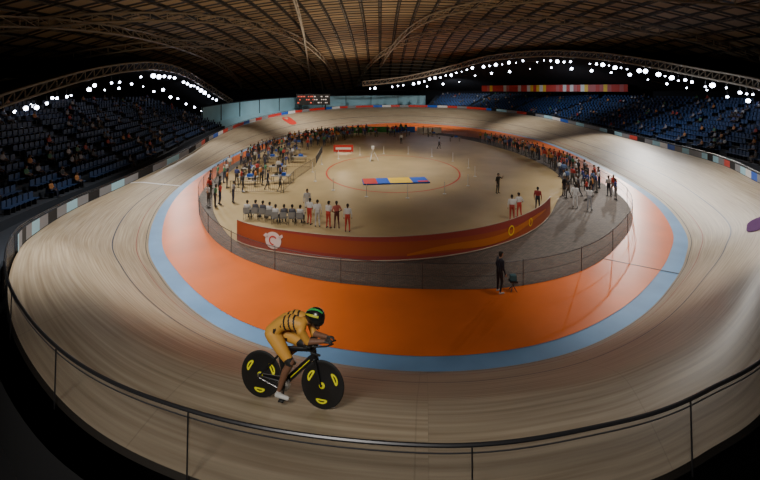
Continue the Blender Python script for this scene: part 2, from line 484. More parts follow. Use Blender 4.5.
b = MB(); rows = []
for i in range(81):
    u = -4.0+10.3*i/80
    rows.append([outer(u, .35, -.15)[0], outer(u, .36, -1.1)[0], outer(u, 9, -1.1)[0]])
v = [p for r in rows for p in r]; b.add(v, [(i*3+j, (i+1)*3+j, (i+1)*3+j+1, i*3+j+1) for i in range(80) for j in range(2)])
b.obj('trackside_platform', [M_DARK])
sb = MB()
for u in np.arange(-3.6, -1.5, .17):
    for o in (1.5, 2.5):
        p, nn, t = outer(u, o, -1.1); Rm = Matrix((t, nn, Vector((0, 0, 1)))).transposed()
        sb.box(p+Vector((0, 0, .42)), (.46, .42, .05), 0, Rm); sb.box(p+nn*.2+Vector((0, 0, .66)), (.46, .05, .44), 0, Rm)
        for a in (-.18, .18):
            sb.tube(p+t*a, p+t*a+Vector((0, 0, .42)), .02, m=1, n=5)
sb.obj('trackside_seats', [M_SEAT, M_BLACK])

b = MB(); v = []
for i in range(61):
    u = 13.65+3.6*i/60
    for o, z in ((.5, -1), (5, -1), (7.5, 0.2), (7.51, 3.6)):
        v.append(outer(u, o, z)[0])
b.add(v, [(i*4+j, (i+1)*4+j, (i+1)*4+j+1, i*4+j+1) for i in range(60) for j in range(3)])
wf = b.obj('wall_far', [M_WALLB])
b = MB()
for i in range(0, 61, 6):
    u = 13.65+3.6*i/60; b.tube(outer(u, 7.35, .2)[0], outer(u, 7.35, 3.7)[0], .08, m=0, n=6)
b.path([outer(13.65+3.6*i/60, 7.3, 3.6)[0] for i in range(61)], .12, 0, 6)
b.obj('wall_pilasters', [M_STAND], parent=wf)

sbp = Vector((-18.4, 105, 6.35)); Rz = Matrix.Rotation(.25, 3, 'Z')
b = MB(); b.box(sbp, (9.0, .6, 3.0), 0, Rz)
for x in (-3.3, 3.3): b.tube(sbp+Rz @ Vector((x, .1, -1.4)), sbp+Rz @ Vector((x, .1, -3.7)), .2, m=0)
for x in (-4.5, 0, 4.5): b.box(sbp+Rz @ Vector((x, -.3, 0)), (.12, .15, 3.1), 2, Rz)
random.seed(3)
for r_ in range(3):
    x = -4.1
    while x < 4.0:
        w_ = random.choice((.2, .3, .45))
        if random.random() < .6: b.box(sbp+Rz @ Vector((x, -.33, .85-r_*.85)), (w_, .05, .26), 1 if x < 0 else 3, Rz)
        x += w_+.25
b.obj('scoreboard', [M_BLACK, M_LED, M_STEEL, M_LEDW])

# ------------------------------------------------------------------ building shell
CX, CY, AX, AY = 4, 52, 66, 88
def roofz(x, y): return 9.0+14.5*(1-((x-CX)/AX)**2-((y-CY)/AY)**2)
b = MB(); NR, NA = 24, 96; v = []
for i in range(NR+1):
    r = i/NR
    for j in range(NA):
        a = 2*math.pi*j/NA; x = CX+AX*r*math.cos(a); y = CY+AY*r*math.sin(a); v.append((x, y, roofz(x, y)+.3))
b.add(v, [(i*NA+j, i*NA+(j+1) % NA, (i+1)*NA+(j+1) % NA, (i+1)*NA+j) for i in range(NR) for j in range(NA)])
b.obj('ceiling', [M_ROOF], True)
def inside(x, y): return ((x-CX)/AX)**2+((y-CY)/AY)**2 < .985
b = MB()
for x in np.arange(-60.8, 69, 3.2):
    pts = [Vector((x, y, roofz(x, y))) for y in np.arange(-30, 140, 4.0) if inside(x, y)]
    if len(pts) > 2: b.path(pts, .11, 0, 4)
for y in np.arange(-30.6, 139, 3.4):
    pts = [Vector((x, y, roofz(x, y)-.1)) for x in np.arange(-62, 70, 4.0) if inside(x, y)]
    if len(pts) > 2: b.path(pts, .11, 0, 4)
b.obj('roof_purlins', [M_RIB])
def truss(b, pts, depth, r=.16, m=0):
    pts = [Vector(p) for p in pts]; low = [p-Vector((0, 0, depth)) for p in pts]
    b.path(pts, r, m, 6); b.path(low, r, m, 6)
    for i in range(len(pts)-1):
        b.tube(low[i], pts[i+1], r*.45, m=m, n=5); b.tube(pts[i], low[i], r*.45, m=m, n=5)
def densify(pts, n):
    a = np.array(pts, dtype=float); out = []; N = len(a)
    for k in range(n+1):
        u = k*(N-1)/n; i = min(int(u), N-2); t = u-i
        p0 = a[max(i-1, 0)]; p1 = a[i]; p2 = a[i+1]; p3 = a[min(i+2, N-1)]
        out.append(.5*((2*p1)+(-p0+p2)*t+(2*p0-5*p1+4*p2-p3)*t*t+(-p0+3*p1-3*p2+p3)*t**3))
    return [Vector(x) for x in out]
b = MB()
for plan in ([(-9, 136), (-3, 110), (5, 90), (19, 71), (34, 60), (50, 56), (64, 58)],
             [(-40, 110), (-37, 90), (-36, 67), (-37, 50), (-41, 36), (-50, 22)],
             [(-20, 134), (-19, 110), (-26, 85), (-36, 66), (-50, 56), (-60, 52)],
             [(14, 138), (20, 115), (32, 95), (46, 84), (60, 80)],
             [(0, 112), (8, 72), (22, 52), (40, 40), (58, 36)],
             [(-14, 112), (-18, 76), (-28, 54), (-42, 40), (-54, 34)],
             [(-24, 134), (-19, 100), (-13, 60), (-9, 30), (-6, 0)]):
    pts = densify([(x, y, 0) for x, y in plan], 40)
    pts = [Vector((p.x, p.y, roofz(p.x, p.y)-.2)) for p in pts if inside(p.x, p.y)]
    truss(b, pts, 1.1, .15)
b.obj('roof_trusses', [M_TRUSS])
LA = [(-38,32,4.2),(-38,37,6.2),(-38,43,8.0),(-38,50,9.8),(-38,58,11.2),(-38,66,11.8),(-38,74,11.0),(-38,81,9.2),(-37,88,6.6),(-36,93,4.6)]
R0 = [(-6,131,9.6),(8,131,11.2),(22,127,14.2),(34,118,17.2),(44,102,17.2),(49,86,15.2),(51,73,12.8),(52,62,10.4),(52,53,8.6),(50,46,7.0)]
SS = [.82,.82,.80,.78,.80,.84,.88,.92,.95,.95]
RAR = [(x*s_, y*s_, 9+(z-9)*s_) for (x, y, z), s_ in zip(R0, SS)]
la = densify(LA, 44); ra = densify(RAR, 72)
b = MB(); truss(b, [p+Vector((0, 0, 1.9)) for p in la], 1.2, .15); b.obj('arch_truss', [M_TRUSS])
b = MB(); truss(b, [p+Vector((0, 0, 1.9)) for p in ra], 1.2, .17); b.obj('arch_truss', [M_TRUSS])
def shade_sheet(pts, outv):
    b = MB(); v = []
    for p, o in zip(pts, outv): v += [p+Vector((0, 0, 2.0)), p+Vector((0, 0, 2.0))+o]
    b.add(v, [(2*i, 2*i+1, 2*i+3, 2*i+2) for i in range(len(pts)-1)]); b.obj('arch_shade_sheet', [M_WALL])  # added black sheet; the darkness under the arches is put into its colour
shade_sheet(la, [Vector((-13 if p.y > 80 else -17, 0, -2.5)) for p in la])
def out_r(p):
    d = Vector((p.x-4, (p.y-58), 0)).normalized(); L = 12
    while inside(p.x+d.x*(L+2), p.y+d.y*(L+2)) and L < 34: L += 1
    return d*L+Vector((0, 0, min(0, roofz(p.x+d.x*L, p.y+d.y*L)-.8-p.z-2)))
shade_sheet(ra, [out_r(p) for p in ra])
for nm, a0, a1 in (('wall_right', -.8, .8), ('wall_back', .8, 2.35), ('wall_left', 2.35, 3.95), ('wall_front', 3.95, 5.483)):
    b = MB(); v = []
    for j in range(41):
        a = a0+(a1-a0)*j/40; x = CX+AX*math.cos(a); y = CY+AY*math.sin(a); v += [(x, y, -2), (x, y, 9.4)]
    b.add(v, [(2*j, 2*j+2, 2*j+3, 2*j+1) for j in range(40)]); b.obj(nm, [M_WALL])
b = MB(); v = [(CX, CY, -1.2)]+[(CX+AX*math.cos(2*math.pi*j/64), CY+AY*math.sin(2*math.pi*j/64), -1.2) for j in range(64)]
b.add(v, [(0, 1+j, 1+(j+1) % 64) for j in range(64)]); b.obj('ground_slab', [M_DARK])

def lamp(b, p, tgt, s=.3):
    d = (Vector(tgt)-Vector(p)).normalized()
    b.lathe([(-.5*s, .35*s), (-.45*s, .5*s), (0, 1.0*s), (.35*s, 1.15*s)], p, d, 10, 0)
    b.lathe([(.36*s, 1.0*s), (.42*s, 1.0*s)], p, d, 10, 1)
    b.tube(Vector(p), Vector(p)+Vector((0, 0, .9)), .05, m=0, n=5)
b = MB()
random.seed(5)
for i in range(0, 44):
    p = la[i]
    if random.random() < .75: lamp(b, p-Vector((0, 0, .2+random.random()*.5)), (-6, 35, 3), random.choice((.16, .24, .36)))
for i in range(0, 44, 2):
    p = la[i]+Vector((-6, 2, -1.6-random.random()*1.2)); lamp(b, p, (-6, 35, 3), random.choice((.12, .2, .3)))
b.obj('floodlight_string', [M_BLACK, M_LAMP])
b = MB()
for i in range(1, 72):
    p = ra[i]
    if random.random() < .7: lamp(b, p-Vector((0, 0, .1+random.random()*.5)), (4, 10, 5), random.choice((.12, .2, .34)))
for i in range(10, 72, 3):
    p = ra[i]+Vector((4, 2, -1.3-random.random()*.8)); lamp(b, p, (4, 10, 5), random.choice((.12, .18, .28)))
b.obj('floodlight_string', [M_BLACK, M_LAMP])
b = MB(); cl = [M_RED, mat('frieze_pink', (.5, .12, .12), .6), M_RED, M_YEL, M_RED, M_WHITE]
for i in range(44):
    x = 30+i*.62; p = Vector((x, 112-i*.55, 8.6)); q = Vector((x+.62, 112-(i+1)*.55, 8.6))
    h = Vector((0, 0, 1.7)); b.add([p, q, q+h, p+h], [(0, 1, 2, 3)], random.randrange(6))
b.obj('pennant_frieze', cl)

# ------------------------------------------------------------------ people
def evaluate_parts(parts, voxel, decim=None, smooth=3, relabel=None, extras=None):
    b = MB()
    for (p0, p1, r0, r1, lab) in parts: b.capsule(p0, p1, r0, r1, 0, 14, hs=4)
    o = b.obj('tmp', [])
    m = o.modifiers.new('r', 'REMESH'); m.mode = 'VOXEL'; m.voxel_size = voxel
    m = o.modifiers.new('s', 'SMOOTH'); m.factor = .5; m.iterations = smooth
    if decim:
        m = o.modifiers.new('d', 'DECIMATE'); m.ratio = decim
    dg = bpy.context.evaluated_depsgraph_get(); me = bpy.data.meshes.new_from_object(o.evaluated_get(dg))
    bpy.data.objects.remove(o)
    nv = len(me.vertices); co = np.zeros(nv*3, dtype=np.float32); me.vertices.foreach_get('co', co); co = co.reshape(-1, 3)
    lv = np.zeros(len(me.loops), dtype=np.int32); me.loops.foreach_get('vertex_index', lv)
    ls = np.zeros(len(me.polygons), dtype=np.int32); me.polygons.foreach_get('loop_start', ls)
    fc = np.zeros(len(me.polygons)*3, dtype=np.float32); me.polygons.foreach_get('center', fc); fc = fc.reshape(-1, 3)
    best = np.full(len(fc), 1e9); lab = np.zeros(len(fc), dtype=np.int32)
    for (p0, p1, r0, r1, l) in parts:
        a = np.array(p0, dtype=float); d = np.array(p1, dtype=float)-a; L2 = max(d.dot(d), 1e-9)
        t = np.clip(((fc-a) @ d)/L2, 0, 1); r = r0+(r1-r0)*t
        dist = np.linalg.norm(fc-(a+t[:, None]*d), axis=1)-r
        w = dist < best; best[w] = dist[w]; lab[w] = l
    if relabel: lab = relabel(fc, lab)
    bpy.data.meshes.remove(me)
    if extras and extras.f:
        ev = np.array(extras.v, dtype=np.float32); off = len(co); co = np.vstack([co, ev])
        st = len(lv); el = []; es = []
        for f in extras.f: es.append(st+len(el)); el += [i+off for i in f]
        lv = np.concatenate([lv, np.array(el, dtype=np.int32)]); ls = np.concatenate([ls, np.array(es, dtype=np.int32)])
        lab = np.concatenate([lab, np.array(extras.m, dtype=np.int32)])
    return dict(co=co, lv=lv, ls=ls, lab=lab)

def people_object(name, items, parent=None):
    cos = []; lvs = []; lss = []; cols = []; vo = 0; lo = 0
    for T, M, pal in items:
        M = np.array(M); c = T['co'] @ M[:3, :3].T+M[:3, 3]
        cos.append(c); lvs.append(T['lv']+vo); lss.append(T['ls']+lo)
        p = np.array([(*pal[i], 1) for i in range(8)], dtype=np.float32)
        cnt = np.diff(np.append(T['ls'], len(T['lv'])))
        cols.append(np.repeat(p[T['lab']], cnt, axis=0))
        vo += len(c); lo += len(T['lv'])
    co = np.vstack(cos); lv = np.concatenate(lvs); ls = np.concatenate(lss); cl = np.vstack(cols)
    me = bpy.data.meshes.new(name); me.vertices.add(len(co)); me.vertices.foreach_set('co', co.astype(np.float32).ravel())
    me.loops.add(len(lv)); me.loops.foreach_set('vertex_index', lv.astype(np.int32))
    me.polygons.add(len(ls)); me.polygons.foreach_set('loop_start', ls.astype(np.int32))
    me.update(calc_edges=True)
    at = me.attributes.new('Col', 'FLOAT_COLOR', 'CORNER'); at.data.foreach_set('color', cl.astype(np.float32).ravel())
    me.polygons.foreach_set('use_smooth', [True]*len(ls))
    me.materials.append(M_PEOPLE); me.update()
    o = bpy.data.objects.new(name, me); SC.collection.objects.link(o)
    if parent: o.parent = parent
    return o

def V(*a): return Vector(a)
def add_hand(parts, ex, wrist, d, palm, thumb, curl=.5, s=1.0, lab=0, fine=True):
    d = Vector(d).normalized(); palm = Vector(palm).normalized()
    side = Vector(thumb); side = (side-d*side.dot(d)).normalized()
    w = Vector(wrist)
    for k in (-.6, .6):
        parts.append((w+side*.012*k*s, w+d*.075*s+side*.03*k*s, .021*s, .017*s, lab))
    if not fine:
        parts.append((w+d*.08*s, w+d*.13*s+palm*.03*s, .026*s, .016*s, lab)); return
    for i, (off, ln) in enumerate(((.03, .072), (.010, .080), (-.010, .074), (-.030, .058))):
        p = w+d*.075*s+side*off*s; dd = d.copy()
        for j in range(3):
            an = curl*(j+.4)*1.0
            dd = (d*math.cos(an)+palm*math.sin(an)).normalized()
            q = p+dd*(ln*s*(.45, .32, .26)[j]); ex.capsule(p, q, .0095*s*(1-.1*j), .0085*s*(1-.1*j), lab, 7, hs=2); p = q
    p = w+d*.02*s+side*.03*s; q = p+(d*.7+side*.6+palm*.2).normalized()*.042*s
    ex.capsule(p, q, .012*s, .0105*s, lab, 7, hs=2)
    ex.capsule(q, q+(d*.9+side*.1+palm*.4).normalized()*.032*s, .0105*s, .009*s, lab, 7, hs=2)

def add_head(parts, ex, hc, f, hair=True, s=1.0):
    hc = Vector(hc); f = Vector(f).normalized(); sd = f.cross(V(0, 0, 1)).normalized(); u = sd.cross(f).normalized()
    parts += [(hc-u*.01*s, hc+u*.04*s, .078*s, .08*s, 0), (hc-f*.03*s+u*.02*s, hc+f*.02*s+u*.03*s, .08*s, .078*s, 0),
              (hc-u*.06*s+f*.012*s, hc-u*.085*s+f*.05*s, .058*s, .034*s, 0),
              (hc+f*.088*s+u*.01*s, hc+f*.105*s-u*.028*s, .010*s, .015*s, 0)]
    for k in (-1, 1): parts.append((hc+sd*.08*k*s-u*.0*s, hc+sd*.084*k*s-u*.03*s-f*.01*s, .017*s, .012*s, 0))
    if hair:
        parts += [(hc+u*.055*s-f*.035*s, hc+u*.055*s+f*.02*s, .084*s, .074*s, 3), (hc-f*.035*s-u*.02*s, hc-f*.03*s+u*.05*s, .076*s, .084*s, 3)]
    for k in (-1, 1):
        ex.ell(hc+f*.078*s+sd*.03*k*s+u*.008*s, (.013*s,)*3, 5, nu=8, nv=6)
        ex.ell(hc+f*.088*s+sd*.03*k*s+u*.008*s, (.006*s,)*3, 3, nu=6, nv=4)
        ex.capsule(hc+f*.083*s+sd*.017*k*s+u*.03*s, hc+f*.078*s+sd*.045*k*s+u*.03*s, .005*s, .004*s, 3, 5, hs=1)
    ex.capsule(hc+f*.083*s-sd*.02*s-u*.055*s, hc+f*.083*s+sd*.02*s-u*.055*s, .006*s, .006*s, 6, 6, hs=1)

def person(pose='stand', voxel=.02, decim=None, fine=True, longsleeve=False, shorts=False, seed=0):
    r = random.Random(seed); parts = []; ex = MB()
    sit = pose == 'sit'; hz = .52 if sit else .93
    j = lambda a: r.uniform(-a, a)
    lean = -.05 if not sit else .02
    for k in (-1, 1):
        hip = V(.085*k, 0, hz)
        if sit: kn = V(.12*k+j(.03), -.42, hz+.01); an = V(.12*k+j(.05), -.40+j(.06), .10)
        elif pose == 'walk': kn = V(.09*k, -.10*k-.06, hz-.42); an = V(.09*k, -.20*k+.06, .10)
        else: kn = V(.11*k, -.02+j(.03), .50); an = V(.13*k, .03+j(.05), .09)
        toe = an+V(.02*k, -.17, -.05)
        parts += [(hip, kn, .088, .058, 2), (kn, an, .056, .038, 0 if shorts else 2), (an+V(0, .035, -.045), toe, .036, .034, 4), (an, an+V(0, .01, -.04), .038, .04, 4)]
        parts.append((V(.06*k, 0, hz+.02), V(.07*k, lean*.3, hz+.15), .098, .092, 2))
        parts.append((V(.07*k, lean*.4, hz+.18), V(.095*k, lean, hz+.42), .088, .098, 1))
        sh = V(.185*k, lean, hz+.48)
        parts.append((V(.05*k, lean, hz+.50), sh, .062, .058, 1))
        if pose == 'hips': el = sh+V(.14*k, .06, -.26); wr = V(.16*k, -.05, hz+.10)
        elif sit: el = sh+V(.05*k, -.06, -.28); wr = V(.12*k, -.30, hz+.12)
        elif pose == 'raise' and k == 1: el = sh+V(.10, -.16, -.10); wr = el+V(-.06, -.14, .20)
        elif pose == 'fold': el = sh+V(.05*k, -.05, -.28); wr = V(-.06*k, -.18, hz+.28)
        elif pose == 'walk': el = sh+V(.04*k, .05*k, -.29); wr = el+V(0, -.10+.06*k, -.24)
        else: el = sh+V(.06*k, .03, -.29); wr = el+V(.01*k, -.09, -.24)
        parts += [(sh, el, .052, .042, 1), (el, wr, .041, .028, 1 if longsleeve else 0)]
        d = (wr-el).normalized()
        add_hand(parts, ex, wr, d, V(-k, 0, 0) if abs(d.x) < .8 else V(0, 0, -1), V(0, -1, .2), .45, fine=fine)
    parts += [(V(0, lean, hz+.50), V(0, lean-.015, hz+.62), .055, .05, 0), (V(0, lean, hz+.2), V(0, lean, hz+.45), .09, .1, 1)]
    f = V(j(.4), -1, -.08)
    add_head(parts, ex, (0, lean-.03, hz+.70), f)
    if not fine: ex = MB()
    return evaluate_parts(parts, voxel, decim, 3, None, ex)

SK = [(.20, .10, .06), (.32, .18, .11), (.14, .07, .04), (.45, .28, .2)]
SHIRT = [(.55, .55, .55), (.45, .04, .03), (.03, .05, .2), (.02, .02, .025), (.02, .02, .025), (.04, .04, .06), (.5, .2, .05), (.05, .2, .1), (.3, .3, .34), (.10, .16, .32)]
def pal(shirt=None, trous=None, skin=None, hair=(.012, .01, .008), shoe=(.02, .02, .02), alt=(.5, .03, .02)):
    skin = skin or random.choice(SK)
    return {0: skin, 1: shirt or random.choice(SHIRT), 2: trous or random.choice([(.02, .02, .03), (.03, .04, .09), (.06, .055, .05), (.2, .2, .2)]),
            3: hair, 4: shoe, 5: (.7, .7, .68), 6: (.25, .07, .05), 7: alt}
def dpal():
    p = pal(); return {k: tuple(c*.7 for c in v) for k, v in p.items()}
def TM(p, ang=0, s=1.0): return Matrix.Translation(Vector(p)) @ Matrix.Rotation(ang, 4, 'Z') @ Matrix.Scale(s, 4)

T_CROWD_S = [person('sit', .032, .22, False, seed=i) for i in range(3)]
T_CROWD_T = [person(p, .032, .28, False, seed=10+i, longsleeve=bool(i % 2)) for i, p in enumerate(('stand', 'fold', 'walk', 'hips'))]
T_FINE = {p: person(p, .018, None, True, longsleeve=ls, seed=s) for p, ls, s in (('stand', True, 1), ('hips', False, 2), ('walk', False, 3), ('fold', True, 4), ('raise', False, 5), ('sit', False, 6))}

random.seed(11)
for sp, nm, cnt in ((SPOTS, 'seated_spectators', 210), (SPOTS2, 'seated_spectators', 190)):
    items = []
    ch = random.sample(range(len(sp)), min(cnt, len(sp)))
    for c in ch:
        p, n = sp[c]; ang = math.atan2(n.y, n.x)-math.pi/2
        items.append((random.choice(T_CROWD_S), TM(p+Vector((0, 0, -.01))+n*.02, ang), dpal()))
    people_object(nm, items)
def inpoly(x, y, poly):
    c = False; n = len(poly)
    for i in range(n):
        x1, y1 = poly[i]; x2, y2 = poly[i-1]
        if (y1 > y) != (y2 > y) and x < (x2-x1)*(y-y1)/(y2-y1)+x1: c = not c
    return c
RAs = shrink(RAd, .5)
def scatter(n, cond, zf, tgt=(2, 40)):
    items = []; pts = []; tries = 0
    while len(items) < n and tries < 40000:
        tries += 1; x = random.uniform(-18, 23); y = random.uniform(26, 85)
        if not cond(x, y) or any((x-a)**2+(y-b_)**2 < .36 for a, b_ in pts): continue
        pts.append((x, y)); ang = random.uniform(-math.pi, math.pi) if random.random() < .4 else math.atan2(tgt[1]-y, tgt[0]-x)+math.pi/2
        T = random.choice(T_CROWD_T+T_CROWD_T[:1]); items.append((T, TM((x, y, zf(x, y)), ang), pal()))
    return items
def dist_left(x, y):
    return min(math.hypot(x-p[0], y-p[1]) for p in RAd[::4] if p[0] < 2)
random.seed(21)
people_object('team_crowd', scatter(150, lambda x, y: inpoly(x, y, RAs) and x < -2 and 29 < y < 76 and dist_left(x, y) < (7 if y < 60 else 9) and not (y < 33 and x > -11.5), lambda x, y: .05))
people_object('team_crowd', scatter(90, lambda x, y: (not inpoly(x, y, RBd)) and inpoly(x, y, RAs) and x > 10 and 31 < y < 66, lambda x, y: .03, (2, 40)))
people_object('team_crowd', scatter(40, lambda x, y: inpoly(x, y, RBd) and y > 72, lambda x, y: .05))

b = MB(); random.seed(4)
for (x, y) in ((-12.5, 36), (-11, 41), (-13.5, 47), (-12, 53), (-13, 60), (-9.5, 36.5), (-10, 47), (-9, 66), (-6, 71), (-1, 74), (5, 75), (10, 72), (13, 66), (-14, 51), (-13.5, 40)):
    b.box((x, y, .78), (1.8, .8, .05), 0)
    for dx in (-.8, .8):
        for dy in (-.33, .33): b.tube((x+dx, y+dy, .05), (x+dx, y+dy, .76), .025, m=1, n=6)
    b.box((x+.2, y, .93), (.5, .35, .25), 2); b.box((x-.5, y+.1, .88), (.3, .3, .14), 1)
b.obj('team_tables', [mat('table_top', (.35, .34, .32), .5), M_BLACK, M_BLU2])
def barricade(name, p0, p1, h=1.05):
    p0 = Vector(p0); p1 = Vector(p1); b = MB(); up = Vector((0, 0, h)); L = (p1-p0).length; n = max(2, int(L/.18))
    b.path([p0+up, p1+up], .025, 0, 6); b.path([p0+up*.15, p1+up*.15], .02, 0, 6)
    for i in range(n+1): q = p0.lerp(p1, i/n); b.tube(q+up*.15, q+up, .009, m=0, n=4)
    for q in (p0, p1): b.tube(q, q+up, .025, m=0, n=6)
    b.obj(name, [M_STEEL])
for a, c in (((-8.4, 33, .05), (-8.4, 37, .05)), ((-8.4, 37.5, .05), (-7.6, 44, .05)), ((-13, 33, .05), (-8.6, 33, .05)), ((-7.6, 45, .05), (-8.2, 54, .05)), ((-14, 43.5, .05), (-8, 43.5, .05))):
    barricade('crowd_barrier', a, c)
def chair(b, p, ang):
    R = Matrix.Rotation(ang, 3, 'Z'); p = Vector(p)
    b.box(p+Vector((0, 0, .43)), (.44, .42, .03), 0, R); b.box(p+R @ Vector((0, .22, .68)), (.44, .03, .36), 0, R)
    for x in (-.2, .2):
        for y in (-.18, .2): b.tube(p+R @ Vector((x, y, 0)), p+R @ Vector((x, y, .43)), .014, m=1, n=5)
cb = MB(); xs = np.linspace(-9.2, -5.3, 8)
random.seed(9)
for i, x in enumerate(xs):
    y = 26.3-(x+9)*.35+random.uniform(-.3, .3); p = Vector((x, y, .05)); chair(cb, p, math.pi)
    people_object('seated_official', [(T_FINE['sit'], TM(p+Vector((0, .0, -.02)), math.pi+random.uniform(-.3, .3)), pal(shirt=random.choice([(.6, .6, .6), (.6, .6, .6), (.1, .1, .12)]), trous=(.03, .03, .05)))])
cb.obj('chair_row', [mat('chair_grey', (.2, .2, .2), .5), M_STEEL])
WH = (.66, .66, .66); RD = (.5, .05, .04)
def who(name, pose, x, y, ang, sh, tr, s=1.0, z=.05, **k):
    people_object(name, [(T_FINE[pose], TM((x, y, z), ang, s), pal(shirt=sh, trous=tr, **k))])
who('race_official', 'stand', -5.3, 27.6, .3, WH, WH, 1.02)
who('race_official', 'hips', -4.7, 25.3, 2.8, WH, RD)
who('race_official', 'stand', -4.1, 24.9, 3.3, WH, (.5, .5, .5))
who('race_official', 'fold', -3.35, 24.6, 2.7, WH, RD)
who('race_official', 'hips', -2.8, 24.6, 3.5, (.5, .12, .1), (.1, .02, .02))
who('race_official', 'stand', -2.05, 24.0, 3.1, WH, RD)
who('race_official', 'stand', 9.0, 25.9, 2.9, WH, (.4, .05, .04), 1.03)
who('race_official', 'hips', 9.75, 26.6, 3.4, WH, (.5, .05, .04), 1.0)
who('steward', 'stand', 11.7, 28.2, 2.6, (.3, .03, .03), (.02, .02, .03))
who('cameraman', 'raise', 10.2, 32.9, .5, (.03, .03, .03), (.03, .03, .03))
who('steward', 'stand', 14.9, 29.0, 2.8, WH, WH)
who('steward', 'fold', 15.6, 28.3, 2.4, WH, (.3, .3, .32))
who('steward', 'walk', -8.0, 62, .4, (.03, .03, .04), (.02, .02, .02))
who('steward', 'stand', 3.5, 63, .4, WH, (.02, .02, .02))
who('steward', 'walk', 9.0, 58, 1.4, (.5, .5, .5), (.02, .02, .02))
who('standing_man', 'stand', 5.3, 16.85, 1.9, (.006, .008, .02), (.008, .008, .012), 1.03, z=.02, shoe=(.4, .4, .4))
b = MB(); sp_ = Vector((5.95, 17.0, .02))
b.box(sp_+Vector((0, 0, .45)), (.34, .3, .05), 0)
for x in (-.14, .14):
    b.tube(sp_+Vector((x, -.14, 0)), sp_+Vector((-x*.8, .14, .45)), .015, m=1); b.tube(sp_+Vector((x, .14, 0)), sp_+Vector((-x*.8, -.14, .45)), .015, m=1)
b.box(sp_+Vector((0, 0, .60)), (.26, .2, .24), 2); b.obj('folding_stool', [M_BLACK, M_STEEL, mat('teal_bag', (.03, .10, .12), .6)])

b = MB(); b.box((-5.2, 54, .7), (2.8, .12, 1.0), 0); b.box((-5.2, 53.93, .7), (2.2, .02, .3), 1)
for x in (-6.4, -4.0): b.box((x, 54.2, .15), (.1, .6, .2), 1)
b.obj('sponsor_board', [M_RED, M_WHITE])
b = MB()
for x0, w_, m in ((-9.5, 6, 0), (-3, 5, 0), (2.3, 5, 2), (7.6, 5, 1)):
    b.box((x0+w_/2, 80-abs(x0+w_/2-2)*.25, .75), (w_, .1, 1.2), m); b.box((x0+.3, 80.3-abs(x0+w_/2-2)*.25, .3), (.1, .6, .5), 1)
b.obj('perimeter_banners', [M_GREEN, M_WHITE, M_BLU2])

# ------------------------------------------------------------------ bicycle + cyclist
M_CARB = mat('carbon_black', (.008, .008, .009), .4)
M_BY = mat('decal_yellow', (.75, .72, .02), .4)
M_TYRE = mat('tyre_rubber', (.008, .008, .008), .7)
M_SILV = mat('silver', (.5, .5, .5), .25, .9)
yaw = math.radians(13); mid = Vector((-1.335, 5.66, 0)); fw = Vector((math.cos(yaw), -math.sin(yaw), 0))
pr = mid-fw*.5; pf = mid+fw*.5; pr.z = track_z(pr.x, pr.y)+.005; pf.z = track_z(pf.x, pf.y)+.005
xh = (pf-pr).normalized(); y0 = Vector((0, 0, 1)).cross(xh).normalized(); z0 = xh.cross(y0)
ln = math.radians(6); zh = (z0*math.cos(ln)+y0*math.sin(ln)).normalized(); yh = zh.cross(xh)
MBK = Matrix((xh, yh, zh)).transposed().to_4x4(); MBK.translation = pr
b = MB()
def wheel(cx_):
    pr_ = [(-.034, .012), (-.03, .045), (-.028, .05), (-.013, .27), (-.013, .305), (-.012, .318), (-.008, .329), (0, .335), (.008, .329), (.012, .318), (.013, .305), (.013, .27), (.028, .05), (.03, .045), (.034, .012)]
    b.lathe(pr_, (cx_, 0, .335), (0, 1, 0), 56, 0, mf=lambda i, j: (1 if i in (0, 13) else (2 if 4 <= i <= 9 else 0)))
    for sgn in (-1, 1):
        for kk in range(3):
            a0 = .5+kk*2*math.pi/3; v = []; n = 22
            for j in range(n):
                a = 2*math.pi*j/n
                for sc in (1, .55):
                    tr = .09*sc*math.cos(a); rr = .222+.034*(sc if sc == 1 else .3)*math.sin(a); an = a0+tr/rr
                    yy = (.028-.015*(rr-.05)/.22+.0025)*sgn; v.append((cx_+rr*math.cos(an), yy, .335+rr*math.sin(an)))
            b.add(v, [(2*j, 2*((j+1) % n), 2*((j+1) % n)+1, 2*j+1) for j in range(n)], 1)
wheel(0); wheel(1.0)
S = (.5, 1)
b.capsule((.41, 0, .28), (.86, 0, .72), .05, .042, 0, 12, S); b.capsule((.41, 0, .28), (.275, 0, .78), .048, .035, 0, 12, S)
b.capsule((.275, 0, .74), (.25, 0, .865), .028, .024, 0, 10, S); b.capsule((.28, 0, .745), (.84, 0, .79), .034, .034, 0, 12, S)
b.capsule((.875, 0, .67), (.84, 0, .86), .032, .028, 0, 12)
b.capsule((.50, -.003, .37), (.78, -.003, .64), .026, .026, 1, 10, (.98, .4))
for k in (-1, 1):
    b.capsule((.875, .045*k, .68), (.99, .05*k, .335), .024, .014, 0, 10, (.5, 1))
    b.capsule((.30, .02*k, .66), (0, .055*k, .335), .018, .013, 0, 8, (.6, 1))
    b.capsule((.41, .03*k, .28), (0, .055*k, .335), .022, .014, 0, 8, (.6, 1))
    b.capsule((.90, 0, .87), (.89, .20*k, .86), .016, .015, 0, 8); b.capsule((.89, .20*k, .86), (1.02, .205*k, .845), .015, .014, 2, 8)
    b.path([(.74, .085*k, .875), (.92, .075*k, .88), (1.06, .055*k, .895), (1.17, .05*k, .94)], .011, 0, 8)
    b.box((.79, .10*k, .885), (.11, .085, .018), 2); b.capsule((.82, .08*k, .87), (.87, .03*k, .86), .012, .012, 0, 6)
b.capsule((.875, .045, .68), (.875, -.045, .68), .026, .026, 0, 8)
b.capsule((.84, 0, .865), (.90, 0, .875), .022, .02, 0, 8)
